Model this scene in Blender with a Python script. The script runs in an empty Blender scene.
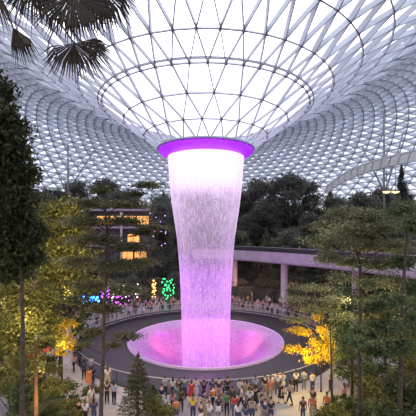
import bpy, math, random
import numpy as np
from mathutils import Vector, Matrix
PI = math.pi
random.seed(7); RNG = np.random.default_rng(11)
C = bpy.context.scene.collection
F = 345.0; CAMZ = 12.5; HOR = 232.0
CX, CY = -0.25, 41.0                       # axis of the waterfall

def P(px, py, Y):                          # measured from the photo: a point at depth Y
    return Vector(((px - 208) / F * Y, Y, CAMZ - (py - HOR) / F * Y))
def G(px, Y, z=0.0):
    return Vector(((px - 208) / F * Y, Y, z))
def PX(p):
    return 208 + p[0] / p[1] * F, HOR - (p[2] - CAMZ) / p[1] * F

# ------------------------------------------------------------------ materials
def nt(name):
    m = bpy.data.materials.new(name); m.use_nodes = True
    t = m.node_tree; t.nodes.clear()
    out = t.nodes.new('ShaderNodeOutputMaterial')
    return m, t, out
def node(t, typ, **kw):
    n = t.nodes.new(typ)
    for k, v in kw.items():
        if k in n.inputs: n.inputs[k].default_value = v
        else: setattr(n, k, v)
    return n
def c4(c): return (c[0], c[1], c[2], 1.0)
def ramp(t, fac, stops):
    r = t.nodes.new('ShaderNodeValToRGB'); e = r.color_ramp.elements
    while len(e) < len(stops): e.new(0.5)
    for i, (p, c) in enumerate(stops):
        e[i].position = p; e[i].color = c4(c) if len(c) == 3 else c
    t.links.new(fac, r.inputs[0]); return r
def plain(name, col, rough=0.6, metal=0.0, var=0.15, scale=3.0, emit=0.0, ecol=None, bump=0.0):
    m, t, out = nt(name)
    b = t.nodes.new('ShaderNodeBsdfPrincipled')
    tc = t.nodes.new('ShaderNodeTexCoord')
    n = node(t, 'ShaderNodeTexNoise', Scale=scale, Detail=4.0)
    t.links.new(tc.outputs['Object'], n.inputs['Vector'])
    lo = [max(0, x * (1 - var)) for x in col]; hi = [min(1, x * (1 + var)) for x in col]
    r = ramp(t, n.outputs['Fac'], [(0.3, lo), (0.7, hi)])
    t.links.new(r.outputs[0], b.inputs['Base Color'])
    b.inputs['Roughness'].default_value = rough; b.inputs['Metallic'].default_value = metal
    if emit:
        b.inputs['Emission Color'].default_value = c4(ecol or col); b.inputs['Emission Strength'].default_value = emit
    if bump:
        bp = node(t, 'ShaderNodeBump', Strength=bump); t.links.new(n.outputs['Fac'], bp.inputs['Height'])
        t.links.new(bp.outputs[0], b.inputs['Normal'])
    t.links.new(b.outputs[0], out.inputs[0]); return m
def leafmat(name, dark, mid, light, trans=0.4, scale=0.6):
    m, t, out = nt(name)
    tc = t.nodes.new('ShaderNodeTexCoord'); oi = t.nodes.new('ShaderNodeObjectInfo')
    n1 = node(t, 'ShaderNodeTexNoise', Scale=scale, Detail=2.0)
    n2 = node(t, 'ShaderNodeTexWhiteNoise', noise_dimensions='3D')
    geo = t.nodes.new('ShaderNodeNewGeometry')
    t.links.new(tc.outputs['Object'], n1.inputs['Vector'])
    mx = node(t, 'ShaderNodeMath', operation='MULTIPLY_ADD'); mx.inputs[1].default_value = 0.45; 
    t.links.new(geo.outputs['Random Per Island'], mx.inputs[0])
    m2 = node(t, 'ShaderNodeMath', operation='MULTIPLY_ADD'); m2.inputs[1].default_value = 0.75; m2.inputs[2].default_value = -0.12
    t.links.new(n1.outputs['Fac'], m2.inputs[0]); t.links.new(m2.outputs[0], mx.inputs[2])
    r = ramp(t, mx.outputs[0], [(0.15, dark), (0.5, mid), (0.9, light)])
    hs = node(t, 'ShaderNodeHueSaturation', Saturation=1.0)
    mr = node(t, 'ShaderNodeMapRange'); mr.inputs[3].default_value = 0.75; mr.inputs[4].default_value = 1.25
    t.links.new(oi.outputs['Random'], mr.inputs[0]); t.links.new(mr.outputs[0], hs.inputs['Value'])
    t.links.new(r.outputs[0], hs.inputs['Color'])
    d = t.nodes.new('ShaderNodeBsdfPrincipled'); d.inputs['Roughness'].default_value = 0.55
    d.inputs['Specular IOR Level'].default_value = 0.25
    tr = t.nodes.new('ShaderNodeBsdfTranslucent')
    t.links.new(hs.outputs[0], d.inputs['Base Color']); t.links.new(hs.outputs[0], tr.inputs['Color'])
    mix = node(t, 'ShaderNodeMixShader', Fac=trans)
    t.links.new(d.outputs[0], mix.inputs[1]); t.links.new(tr.outputs[0], mix.inputs[2])
    t.links.new(mix.outputs[0], out.inputs[0]); return m
def glassmat(name, tint, refl=0.06):
    m, t, out = nt(name)
    tp = node(t, 'ShaderNodeBsdfTransparent', Color=c4(tint)); gl = node(t, 'ShaderNodeBsdfGlossy', Roughness=0.05)
    fr = node(t, 'ShaderNodeFresnel', IOR=1.25)
    mu = node(t, 'ShaderNodeMath', operation='MULTIPLY'); mu.inputs[1].default_value = refl * 8
    mu.use_clamp = True
    t.links.new(fr.outputs[0], mu.inputs[0])
    mix = t.nodes.new('ShaderNodeMixShader'); t.links.new(mu.outputs[0], mix.inputs[0])
    t.links.new(tp.outputs[0], mix.inputs[1]); t.links.new(gl.outputs[0], mix.inputs[2])
    t.links.new(mix.outputs[0], out.inputs[0]); return m
def emis(name, col, s):
    m, t, out = nt(name)
    e = node(t, 'ShaderNodeEmission', Color=c4(col), Strength=s); t.links.new(e.outputs[0], out.inputs[0]); return m

M = {}
M['strut'] = plain('strut_paint', (0.50, 0.55, 0.64), 0.5, 0.0, 0.12, 0.3)
M['strut_edge'] = plain('strut_edge', (0.13, 0.10, 0.18), 0.5, 0.0, 0.1, 1.0)  # inner edges darkened: backlight shade painted as a separate colour
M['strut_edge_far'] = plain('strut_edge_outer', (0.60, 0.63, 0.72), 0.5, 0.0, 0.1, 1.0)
M['glass'] = glassmat('roof_glass', (0.97, 0.97, 1.0), 0.012)
M['railglass'] = glassmat('rail_glass', (0.90, 0.92, 0.94), 0.03)
M['steel'] = plain('pale_steel', (0.55, 0.57, 0.60), 0.4, 0.3, 0.08)
M['midsteel'] = plain('grey_steel', (0.30, 0.31, 0.33), 0.5, 0.2, 0.08)
M['darksteel'] = plain('dark_steel', (0.05, 0.05, 0.06), 0.45, 0.5)
M['rail'] = plain('rail_metal', (0.42, 0.41, 0.44), 0.3, 0.4, 0.05)
M['concrete'] = plain('deck_concrete', (0.40, 0.33, 0.43), 0.7, 0, 0.12, 0.8, bump=0.05)
M['column'] = plain('column_concrete', (0.5, 0.42, 0.46), 0.7, 0, 0.12, 1.5)
M['bark'] = plain('bark', (0.06, 0.042, 0.03), 0.9, 0, 0.45, 6.0, bump=0.4)
M['barkwarm'] = plain('bark_warm', (0.20, 0.11, 0.05), 0.85, 0, 0.4, 6.0, bump=0.4)  # lit copy of the bark, orange lamp light painted into its colour
M['darkrock'] = plain('planted_wall', (0.045, 0.05, 0.038), 0.95, 0, 0.6, 0.7, bump=0.6)
M['facade'] = plain('facade', (0.10, 0.085, 0.09), 0.7, 0, 0.2, 0.6)
M['warmpane'] = plain('lit_pane', (0.9, 0.5, 0.18), 0.4, 0, 0.5, 1.3, emit=0.75, ecol=(1.0, 0.42, 0.10))
M['leaf_dark'] = leafmat('leaf_dark', (0.016, 0.022, 0.009), (0.045, 0.058, 0.022), (0.13, 0.14, 0.055), 0.3)
M['leaf_sage'] = leafmat('leaf_sage', (0.04, 0.046, 0.022), (0.15, 0.155, 0.08), (0.36, 0.35, 0.20), 0.4)
M['leaf_mid'] = leafmat('leaf_mid', (0.026, 0.042, 0.018), (0.08, 0.11, 0.045), (0.24, 0.27, 0.13), 0.35)
M['leaf_olive'] = leafmat('leaf_olive', (0.045, 0.048, 0.014), (0.16, 0.165, 0.045), (0.38, 0.34, 0.11), 0.4)
M['leaf_yellow'] = leafmat('leaf_yellow', (0.22, 0.12, 0.01), (0.62, 0.42, 0.025), (0.9, 0.72, 0.07), 0.45, 1.2)  # yellow uplighting painted into the leaf colour
M['leaf_far'] = leafmat('leaf_far', (0.07, 0.078, 0.068), (0.155, 0.165, 0.14), (0.27, 0.275, 0.22), 0.3, 0.3)  # greyed and lightened: distance haze painted into the leaf colour
M['leaf_far2'] = leafmat('leaf_far2', (0.08, 0.085, 0.06), (0.19, 0.19, 0.125), (0.30, 0.30, 0.19), 0.3, 0.3)  # warmer variant, haze likewise put into the colour
M['palm'] = leafmat('palm_leaf', (0.010, 0.007, 0.004), (0.024, 0.016, 0.008), (0.06, 0.038, 0.018), 0.06, 2.0)

def floor_mat():
    m, t, out = nt('plaza_stone')
    tc = t.nodes.new('ShaderNodeTexCoord')
    br = node(t, 'ShaderNodeTexBrick', Scale=0.7)
    br.inputs['Color1'].default_value = (0.44, 0.40, 0.41, 1); br.inputs['Color2'].default_value = (0.38, 0.35, 0.37, 1)
    br.inputs['Mortar'].default_value = (0.28, 0.26, 0.27, 1); br.inputs['Mortar Size'].default_value = 0.012
    n = node(t, 'ShaderNodeTexNoise', Scale=0.35, Detail=5.0)
    t.links.new(tc.outputs['Object'], br.inputs['Vector']); t.links.new(tc.outputs['Object'], n.inputs['Vector'])
    r = ramp(t, n.outputs['Fac'], [(0.3, (0.75, 0.72, 0.74)), (0.7, (1, 1, 1))])
    mx = node(t, 'ShaderNodeMix', data_type='RGBA', blend_type='MULTIPLY'); mx.inputs[0].default_value = 1
    t.links.new(br.outputs[0], mx.inputs[6]); t.links.new(r.outputs[0], mx.inputs[7])
    b = t.nodes.new('ShaderNodeBsdfPrincipled'); b.inputs['Roughness'].default_value = 0.55
    t.links.new(mx.outputs[2], b.inputs['Base Color']); t.links.new(b.outputs[0], out.inputs[0]); return m
M['floor'] = floor_mat()
def pool_mat():
    m, t, out = nt('dark_wet_stone')
    tc = t.nodes.new('ShaderNodeTexCoord')
    n = node(t, 'ShaderNodeTexNoise', Scale=5.0, Detail=4.0)
    t.links.new(tc.outputs['Object'], n.inputs['Vector'])
    r = ramp(t, n.outputs['Fac'], [(0.3, (0.030, 0.026, 0.032)), (0.75, (0.065, 0.055, 0.068))])
    b = t.nodes.new('ShaderNodeBsdfPrincipled'); b.inputs['Roughness'].default_value = 0.42
    bp = node(t, 'ShaderNodeBump', Strength=0.25); t.links.new(n.outputs['Fac'], bp.inputs['Height'])
    t.links.new(bp.outputs[0], b.inputs['Normal'])
    t.links.new(r.outputs[0], b.inputs['Base Color']); t.links.new(b.outputs[0], out.inputs[0]); return m
M['pool'] = pool_mat()
def water_mat(name, seed, a_top, a_mid, a_low, edge):
    m, t, out = nt(name)
    tc = t.nodes.new('ShaderNodeTexCoord')
    mp = t.nodes.new('ShaderNodeMapping'); mp.inputs['Scale'].default_value = (7, 7, 0.22); mp.inputs['Location'].default_value = (seed, seed * 2, 0)
    n = node(t, 'ShaderNodeTexNoise', Scale=1.0, Detail=5.0, Roughness=0.65)
    mp2 = t.nodes.new('ShaderNodeMapping'); mp2.inputs['Scale'].default_value = (6, 6, 2.2); mp2.inputs['Location'].default_value = (seed * 3, seed, 1)
    n2 = node(t, 'ShaderNodeTexNoise', Scale=1.0, Detail=6.0, Roughness=0.75)
    t.links.new(tc.outputs['Object'], mp.inputs[0]); t.links.new(mp.outputs[0], n.inputs['Vector'])
    t.links.new(tc.outputs['Object'], mp2.inputs[0]); t.links.new(mp2.outputs[0], n2.inputs['Vector'])
    sx = t.nodes.new('ShaderNodeSeparateXYZ'); t.links.new(tc.outputs['Object'], sx.inputs[0])
    mr = node(t, 'ShaderNodeMapRange'); mr.inputs[1].default_value = -4; mr.inputs[2].default_value = 21.5
    t.links.new(sx.outputs['Z'], mr.inputs[0])
    g = ramp(t, mr.outputs[0], [(0.0, (a_low,) * 3), (0.45, (a_mid,) * 3), (0.80, (a_mid * .95,) * 3), (0.95, (a_top,) * 3)])
    s = ramp(t, n.outputs['Fac'], [(0.34, (0.2,) * 3), (0.62, (1.0,) * 3)])
    s2 = ramp(t, n2.outputs['Fac'], [(0.40, (0.3,) * 3), (0.62, (1.3,) * 3)])
    a = node(t, 'ShaderNodeMath', operation='MULTIPLY'); t.links.new(s.outputs[0], a.inputs[0]); t.links.new(s2.outputs[0], a.inputs[1])
    # streak contrast disappears where the sheet is dense
    mx = node(t, 'ShaderNodeMix', data_type='FLOAT')
    dens = ramp(t, mr.outputs[0], [(0.0, (0.12,) * 3), (0.35, (0.06,) * 3), (0.82, (0.05,) * 3), (0.97, (1,) * 3)])
    t.links.new(dens.outputs[0], mx.inputs[0]); t.links.new(a.outputs[0], mx.inputs[2]); mx.inputs[3].default_value = 1.0
    fin = node(t, 'ShaderNodeMath', operation='MULTIPLY'); fin.use_clamp = True
    t.links.new(mx.outputs[0], fin.inputs[0]); t.links.new(g.outputs[0], fin.inputs[1])
    lw = node(t, 'ShaderNodeLayerWeight', Blend=0.35)
    e = node(t, 'ShaderNodeMath', operation='MULTIPLY_ADD'); e.use_clamp = True; e.inputs[1].default_value = edge
    t.links.new(lw.outputs['Facing'], e.inputs[0]); t.links.new(fin.outputs[0], e.inputs[2])
    tp = t.nodes.new('ShaderNodeBsdfTransparent')
    d = node(t, 'ShaderNodeBsdfDiffuse', Color=(0.95, 0.92, 0.97, 1)); tr = node(t, 'ShaderNodeBsdfTranslucent', Color=(0.95, 0.9, 0.97, 1))
    m1 = node(t, 'ShaderNodeMixShader', Fac=0.6); t.links.new(d.outputs[0], m1.inputs[1]); t.links.new(tr.outputs[0], m1.inputs[2])
    mix = t.nodes.new('ShaderNodeMixShader'); t.links.new(e.outputs[0], mix.inputs[0])
    t.links.new(tp.outputs[0], mix.inputs[1]); t.links.new(m1.outputs[0], mix.inputs[2])
    t.links.new(mix.outputs[0], out.inputs[0]); return m
M['water'] = water_mat('falling_water', 0.0, 0.95, 0.38, 0.60, 0.38)
M['water2'] = water_mat('falling_water_inner', 5.0, 0.8, 0.16, 0.35, 0.05)
def basin_mat():
    m, t, out = nt('basin_water')
    tc = t.nodes.new('ShaderNodeTexCoord')
    n = node(t, 'ShaderNodeTexNoise', Scale=0.35, Detail=3.0); t.links.new(tc.outputs['Object'], n.inputs['Vector'])
    n2 = node(t, 'ShaderNodeTexNoise', Scale=9.0, Detail=4.0); t.links.new(tc.outputs['Object'], n2.inputs['Vector'])
    r = ramp(t, n.outputs['Fac'], [(0.35, (0.50, 0.20, 0.50)), (0.65, (0.62, 0.33, 0.58))])  # magenta lighting painted into the water's base colour
    r2 = ramp(t, n2.outputs['Fac'], [(0.38, (0.42,) * 3), (0.62, (1.0,) * 3)])
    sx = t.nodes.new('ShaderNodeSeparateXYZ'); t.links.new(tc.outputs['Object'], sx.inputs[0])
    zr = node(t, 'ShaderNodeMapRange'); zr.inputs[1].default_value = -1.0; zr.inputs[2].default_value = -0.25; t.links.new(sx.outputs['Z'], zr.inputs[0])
    pale = node(t, 'ShaderNodeMix', data_type='RGBA'); pale.inputs[7].default_value = (0.56, 0.40, 0.62, 1)  # paler towards the rim: pale acrylic plus painted mist haze
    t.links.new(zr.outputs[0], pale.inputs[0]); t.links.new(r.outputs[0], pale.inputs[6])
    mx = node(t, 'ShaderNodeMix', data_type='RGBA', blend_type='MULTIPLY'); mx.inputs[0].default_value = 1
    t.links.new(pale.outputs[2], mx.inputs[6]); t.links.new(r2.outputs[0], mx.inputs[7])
    b = t.nodes.new('ShaderNodeBsdfPrincipled'); b.inputs['Roughness'].default_value = 0.4
    bp = node(t, 'ShaderNodeBump', Strength=0.3); t.links.new(n2.outputs['Fac'], bp.inputs['Height'])
    t.links.new(bp.outputs[0], b.inputs['Normal'])
    t.links.new(mx.outputs[2], b.inputs['Base Color'])
    b.inputs['Emission Color'].default_value = (0.6, 0.05, 0.8, 1); b.inputs['Emission Strength'].default_value = 0.08  # faint magenta self-glow painted in for the coloured lighting
    t.links.new(b.outputs[0], out.inputs[0]); return m
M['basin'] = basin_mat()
M['acrylic'] = plain('acrylic_rim', (0.50, 0.36, 0.55), 0.15, 0, 0.05, 1.0, emit=0.15, ecol=(0.9, 0.5, 0.95))
M['ring'] = plain('ring_purple', (0.34, 0.06, 0.6), 0.35, 0, 0.1, 1.0, emit=0.62, ecol=(0.36, 0.004, 0.80))

# ------------------------------------------------------------------ mesh helpers
class MB:
    def __init__(s): s.v = []; s.f = []; s.mi = []
    def add(s, vs, fs, mi=0):
        o = len(s.v); s.v.extend([tuple(v) for v in vs]); s.f.extend([tuple(i + o for i in f) for f in fs]); s.mi.extend([mi] * len(fs))
    def box(s, c, size, rz=0, mi=0):
        x, y, z = [a / 2 for a in size]; ca, sa = math.cos(rz), math.sin(rz); vs = []
        for sx, sy, sz in [(-1,-1,-1),(1,-1,-1),(1,1,-1),(-1,1,-1),(-1,-1,1),(1,-1,1),(1,1,1),(-1,1,1)]:
            a, b = sx * x, sy * y
            vs.append((c[0] + a * ca - b * sa, c[1] + a * sa + b * ca, c[2] + sz * z))
        s.add(vs, [(0,3,2,1),(4,5,6,7),(0,1,5,4),(1,2,6,5),(2,3,7,6),(3,0,4,7)], mi)
    def strut(s, a, b, up, w, d, edge=0):
        # a deep flat bar from a to b, depth d away from the inside
        a = Vector(a); b = Vector(b); t = (b - a).normalized(); up = Vector(up)
        side = t.cross(up).normalized() * (w / 2); n = side.cross(t).normalized()
        if n.dot(up) < 0: n = -n
        h = n * d
        vs = [a - side, a + side, a + side + h, a - side + h, b - side, b + side, b + side + h, b - side + h]
        o = len(s.v); s.v.extend([tuple(v) for v in vs])
        fs = [(0,1,5,4),(1,2,6,5),(2,3,7,6),(3,0,4,7)]
        s.f.extend([tuple(i + o for i in f) for f in fs]); s.mi.extend([int(edge), 0, 0, 0])
    def tube(s, pts, rad, n=6, cap=True, mi=0):
        pts = [Vector(p) for p in pts]; k = len(pts)
        if not hasattr(rad, '__len__'): rad = [rad] * k
        vs = []; prev = None
        for i, p in enumerate(pts):
            t = (pts[min(i + 1, k - 1)] - pts[max(i - 1, 0)])
            t = t.normalized() if t.length > 1e-9 else Vector((0, 0, 1))
            if prev is None: u = t.cross(Vector((1, 0, 0)) if abs(t.x) < 0.8 else Vector((0, 1, 0))).normalized()
            else:
                u = prev - t * prev.dot(t); u = u.normalized() if u.length > 1e-6 else t.orthogonal().normalized()
            prev = u; w = t.cross(u)
            for j in range(n):
                a = 2 * PI * j / n; vs.append(p + (u * math.cos(a) + w * math.sin(a)) * rad[i])
        fs = [(i*n+j, i*n+(j+1)%n, (i+1)*n+(j+1)%n, (i+1)*n+j) for i in range(k-1) for j in range(n)]
        if cap: fs += [tuple(range(n))[::-1], tuple((k-1)*n + j for j in range(n))]
        s.add(vs, fs, mi)
    def lathe(s, prof, n=64, c=(0, 0), a0=0.0, a1=2*PI, mi=0):
        full = abs(a1 - a0 - 2*PI) < 1e-6; m = n if full else n + 1
        vs = [(c[0] + r*math.cos(a0+(a1-a0)*j/n), c[1] + r*math.sin(a0+(a1-a0)*j/n), z) for r, z in prof for j in range(m)]
        fs = [(i*m+j, i*m+(j+1)%m, (i+1)*m+(j+1)%m, (i+1)*m+j) for i in range(len(prof)-1) for j in range(n)]
        s.add(vs, fs, mi)
    def ellipsoid(s, c, r, nu=10, nv=7, mi=0):
        prof = []
        vs = []
        for i in range(nv + 1):
            th = PI * i / nv
            for j in range(nu):
                ph = 2 * PI * j / nu
                vs.append((c[0] + r[0]*math.sin(th)*math.cos(ph), c[1] + r[1]*math.sin(th)*math.sin(ph), c[2] + r[2]*math.cos(th)))
        fs = [(i*nu+j, (i+1)*nu+j, (i+1)*nu+(j+1)%nu, i*nu+(j+1)%nu) for i in range(nv) for j in range(nu)]
        s.add(vs, fs, mi)
    def mesh(s, name, mats, smooth=False):
        me = bpy.data.meshes.new(name); me.from_pydata(s.v, [], s.f)
        for m in (mats if isinstance(mats, (list, tuple)) else [mats]): me.materials.append(m)
        if any(s.mi): me.polygons.foreach_set('material_index', s.mi)
        if smooth: me.polygons.foreach_set('use_smooth', [True] * len(s.f))
        me.update(); return me
    def build(s, name, mats, parent=None, smooth=False):
        o = bpy.data.objects.new(name, s.mesh(name, mats, smooth)); C.objects.link(o)
        if parent is not None: o.parent = parent
        return o
def quadmesh(name, V, mat):
    n = len(V) // 4; me = bpy.data.meshes.new(name)
    me.vertices.add(len(V)); me.vertices.foreach_set('co', np.asarray(V, dtype=np.float32).ravel())
    me.loops.add(n * 4); me.loops.foreach_set('vertex_index', np.arange(n * 4, dtype=np.int32))
    me.polygons.add(n); me.polygons.foreach_set('loop_start', np.arange(0, n * 4, 4, dtype=np.int32))
    me.materials.append(mat); me.update(calc_edges=True); me.validate(); return me
DENS = 1.9
def leaves(clusters, L, per, flat=0.3, ratio=0.45, shell=0.5):
    out = []
    for c, r, k in clusters:
        n = max(6, int(per * k * DENS))
        d = RNG.normal(size=(n, 3)); d /= np.linalg.norm(d, axis=1, keepdims=True)
        rad = 1.15 * RNG.uniform(0, 1, (n, 1)) ** shell * (1 + 0.35 * RNG.normal(size=(n, 1)).clip(-1, 1.5))
        p = np.array(c) + d * rad * np.array(r)
        nn = RNG.normal(size=(n, 3)) * (1 - flat) + np.array([0, 0, 1.3]) * flat
        nn /= np.linalg.norm(nn, axis=1, keepdims=True)
        t = RNG.normal(size=(n, 3)); t -= nn * (t * nn).sum(1, keepdims=True); t /= np.linalg.norm(t, axis=1, keepdims=True)
        b = np.cross(nn, t); ll = L * RNG.uniform(0.6, 1.3, (n, 1))
        q = np.stack([p - t*ll/2, p + b*ll*ratio/2, p + t*ll/2, p - b*ll*ratio/2], axis=1)
        out.append(q.reshape(-1, 3))
    return np.concatenate(out)
def empty(name, loc=(0, 0, 0), rz=0.0):
    o = bpy.data.objects.new(name, None); C.objects.link(o); o.location = loc; o.rotation_euler = (0, 0, rz)
    o.empty_display_size = 0.3; return o
LABELS = {}
def tag(o, label, cat, group=None, kind=None):
    o['label'] = label; o['category'] = cat
    if group: o['group'] = group
    if kind: o['kind'] = kind
    return o
def structure(o, label=None):
    o['kind'] = 'structure'
    if label: o['label'] = label
    return o
def link(name, me, parent=None):
    o = bpy.data.objects.new(name, me); C.objects.link(o)
    if parent is not None: o.parent = parent
    return o
def copy_tree(o, parent=None):
    c = o.copy(); C.objects.link(c); c.parent = parent
    for ch in o.children: copy_tree(ch, c)
    return c

# ------------------------------------------------------------------ roof gridshell
RP = [(5.47,22.1),(7.3,23.55),(9.6,25.15),(11.9,26.75),(14.35,28.2),(17.1,30.2),(19.8,31.8),(22.5,33.1),(25.2,34.2),(30,35.4),(35,36.0),(41,35.6),(48,33.6),(56,30.0),(64,25),(72,18.5),(78,12.5)]
def rz_(r): return float(np.interp(r, [p[0] for p in RP], [p[1] for p in RP]))
rings = [(5.47,24),(7.3,24),(9.6,24),(11.9,48),(14.35,48),(17.1,48),(19.8,48),(22.5,48),(25.2,120)]
r = 27.3
while r < 77.5:
    rings.append((r, 120)); r += 1.85 + (r - 27) * 0.006
def zxy(x, y):                                 # the shell sits lower on the far side
    dx, dy = x - CX, y - CY; r = math.hypot(dx, dy); c = max(0, dy / max(r, 1e-6))
    k = 1 - 0.40 * c * c * min(1, max(0, (r - 5.47) / 5))
    return 22.1 + (rz_(r) - 22.1) * k
def ringpts(k):
    r, n = rings[k]; off = 0.5 if (k % 2) else 0.0
    if n == 24 and rings[min(k+1, len(rings)-1)][1] == 48: pass
    out = []
    for i in range(n):
        a = 2*PI*(i+off)/n + .085; x, y = CX + r*math.cos(a), CY + r*math.sin(a); out.append(Vector((x, y, zxy(x, y))))
    return out
def rnorm(p):                                   # outward (sky) normal of the shell
    gx = zxy(p.x+.4, p.y) - zxy(p.x-.4, p.y); gy = zxy(p.x, p.y+.4) - zxy(p.x, p.y-.4)
    return Vector((-gx/.8, -gy/.8, 1)).normalized()
ceiling = structure(empty('ceiling', (CX, CY, 22)), 'glass and steel triangulated roof funnelling down to an opening')
dg = MB(); gl = MB(); nd = MB()
def loc(v): return (v[0] - CX, v[1] - CY, v[2] - 22)
allp = [ringpts(k) for k in range(len(rings))]
for k in range(len(rings)):
    A = allp[k]; r, n = rings[k]
    rb = MB()
    w = 0.08 if r < 16 else .10 if r < 26 else 0.16
    dep = 0.12 if r < 9 else 0.22 if r < 24 else 0.34
    for i in range(n):
        a, b = A[i], A[(i+1) % n]
        rb.strut(loc(a), loc(b), rnorm(a), w, dep, True)
    if abs(r - 11.9) < .01:
        for i in range(96):
            t0, t1 = 2*PI*i/96, 2*PI*(i+1)/96; rr = 12.25
            rb.strut((rr*math.cos(t0), rr*math.sin(t0), zxy(CX+rr*math.cos(t0), CY+rr*math.sin(t0))-22), (rr*math.cos(t1), rr*math.sin(t1), zxy(CX+rr*math.cos(t1), CY+rr*math.sin(t1))-22), (0,0,1), .09, .2, True)
    for p in A:                                 # cast node under every joint
        nn = rnorm(p); q = Vector(loc(p)); rr = 0.125 if r < 26 else 0.17
        rb.tube([q - nn*.05, q + nn*.28], [rr, rr*.8], 6, True, 1)
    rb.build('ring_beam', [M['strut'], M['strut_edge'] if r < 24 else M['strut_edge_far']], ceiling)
    if k + 1 < len(rings):
        B = allp[k+1]; m = rings[k+1][1]
        pairs = []
        angA = [math.atan2(p.y-CY, p.x-CX) for p in A]; angB = [math.atan2(p.y-CY, p.x-CX) for p in B]
        for i in range(n):
            dif = sorted(range(m), key=lambda j: abs((angB[j]-angA[i]+PI) % (2*PI) - PI))
            take = dif[:2] if m == n else dif[:3]
            if m == n:
                pairs += [(i, j) for j in take]
            else:
                lim = 2*PI/m*1.3
                pairs += [(i, j) for j in dif[:4] if abs((angB[j]-angA[i]+PI) % (2*PI) - PI) < lim]
        depth = 0.2 if r < 9 else 0.30 if r < 12 else (0.55 if r < 22 else 0.95)
        for i, j in pairs:
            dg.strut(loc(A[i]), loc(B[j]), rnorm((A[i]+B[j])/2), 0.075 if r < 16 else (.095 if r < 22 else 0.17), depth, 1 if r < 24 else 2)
        # panes
    for i in range(0):
        pass
dg.build('diagonal_struts', [M['strut'], M['strut_edge'], M['strut_edge_far']], ceiling)
gv = [(r_*math.cos(2*PI*j/96), r_*math.sin(2*PI*j/96), zxy(CX+r_*math.cos(2*PI*j/96), CY+r_*math.sin(2*PI*j/96)) - 22 + .6) for r_, n_ in rings for j in range(96)]
gl.add(gv, [(i*96+j, i*96+(j+1)%96, (i+1)*96+(j+1)%96, (i+1)*96+j) for i in range(len(rings)-1) for j in range(96)])
gl.build('glass_panes', M['glass'], ceiling)

# oculus ring
ocu = tag(empty('oculus_ring', (CX, CY, 21.3)), 'glowing purple ring at the roof opening from which the water falls', 'ring')
b = MB(); b.lathe([(5.0,0.95),(5.55,0.85),(5.62,0.62),(5.45,0.50),(4.62,-0.02),(4.50,0.0),(4.42,0.35)], 96); b.build('glowing_band', M['ring'], ocu, True)
b = MB(); b.lathe([(5.62,0.9),(5.75,0.9),(5.75,1.05),(5.0,1.15),(5.0,0.95)], 96); b.build('gutter', M['strut'], ocu)

# ------------------------------------------------------------------ waterfall
WP = [(21.3,4.50),(19.5,4.38),(17.5,4.22),(15.7,4.02),(13.7,3.72),(11.7,3.42),(9.3,3.20),(7,3.05),(3,2.90),(-1.5,2.80),(-4.4,2.78)]
wf = tag(empty('waterfall', (CX, CY, 0)), 'tall pink and white curtain of water pouring through the roof ring', 'waterfall')
b = MB(); b.lathe([(r_, z_) for z_, r_ in WP], 128); b.build('water_curtain', M['water'], wf, True)
b = MB(); b.lathe([(r_ * .86, z_) for z_, r_ in WP], 96); b.build('inner_spray', M['water2'], wf, True)

# ------------------------------------------------------------------ basin, pool, floor
bas = tag(empty('funnel_basin', (CX, CY, 0)), 'round glowing pink basin catching the waterfall', 'basin')
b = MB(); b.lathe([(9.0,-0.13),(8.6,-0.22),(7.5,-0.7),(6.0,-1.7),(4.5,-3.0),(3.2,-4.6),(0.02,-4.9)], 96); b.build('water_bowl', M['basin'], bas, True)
b = MB(); b.lathe([(8.98,-0.12),(9.0,-0.05),(9.10,-0.05),(9.12,-0.12),(9.06,-0.34)], 96); b.build('rim', M['acrylic'], bas, True)
b = MB(); b.lathe([(9.05,-0.33),(14.28,-0.5),(14.3,-0.02)], 128, (CX, CY)); structure(b.build('floor_pool', M['pool']), 'dark wet stone ring round the basin')
b = MB(); b.lathe([(14.3,0.0),(14.3,0.12),(14.75,0.12),(14.75,0.0)], 128, (CX, CY)); structure(b.build('trim_kerb', M['darksteel']), 'dark kerb round the pool')
b = MB(); b.lathe([(14.7,0.0),(90,0.0)], 128, (CX, CY)); structure(b.build('floor', M['floor']), 'pale stone plaza floor')

rail = tag(empty('pool_railing', (CX, CY, 0.12)), 'curved glass railing with pale handrail around the pool', 'railing')
RR = 14.55
b = MB(); b.tube([(RR*math.cos(2*PI*i/128), RR*math.sin(2*PI*i/128), 1.0) for i in range(129)], 0.045, 6, False); b.build('handrail', M['rail'], rail, True)
b = MB(); b.lathe([(RR-.01,0.08),(RR-.01,0.95)], 128); b.build('glass_panel', M['railglass'], rail)
pm = MB(); pm.box((0,0,0.5),(0.03,0.05,1.0)); pm.box((0,0,0.02),(0.14,0.14,0.03)); pm = pm.mesh('post', M['darksteel'])
for i in range(60):
    a = 2*PI*i/60; o = link('post', pm, rail); o.location = (RR*math.cos(a), RR*math.sin(a), 0); o.rotation_euler = (0,0,a)

# terraces
TR = [(23,0),(23.4,2.5),(29,2.7),(29.4,5.5),(36,5.7),(36.4,9),(43,9.2),(43.4,12),(51,12.2),(51.4,14),(60,14.2),(60.4,16),(88,16.5)]
def terz(r): return float(np.interp(r, [p[0] for p in TR], [p[1] for p in TR]))
b = MB(); na = 120; A0, A1 = -25*PI/180, 205*PI/180
vs = []; 
for i, (r_, z_) in enumerate(TR):
    for j in range(na + 1):
        a = A0 + (A1-A0)*j/na
        rr = r_ + 0.5*math.sin(a*9 + i//2*1.7) + .3*math.sin(a*23+i//2)
        vs.append((CX + rr*math.cos(a), CY + rr*math.sin(a), z_))
fs = [(i*(na+1)+j, i*(na+1)+j+1, (i+1)*(na+1)+j+1, (i+1)*(na+1)+j) for i in range(len(TR)-1) for j in range(na)]
b.add(vs, fs); structure(b.build('ground_terraces', M['darkrock']), 'dark planted terraces rising around the plaza')

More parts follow.
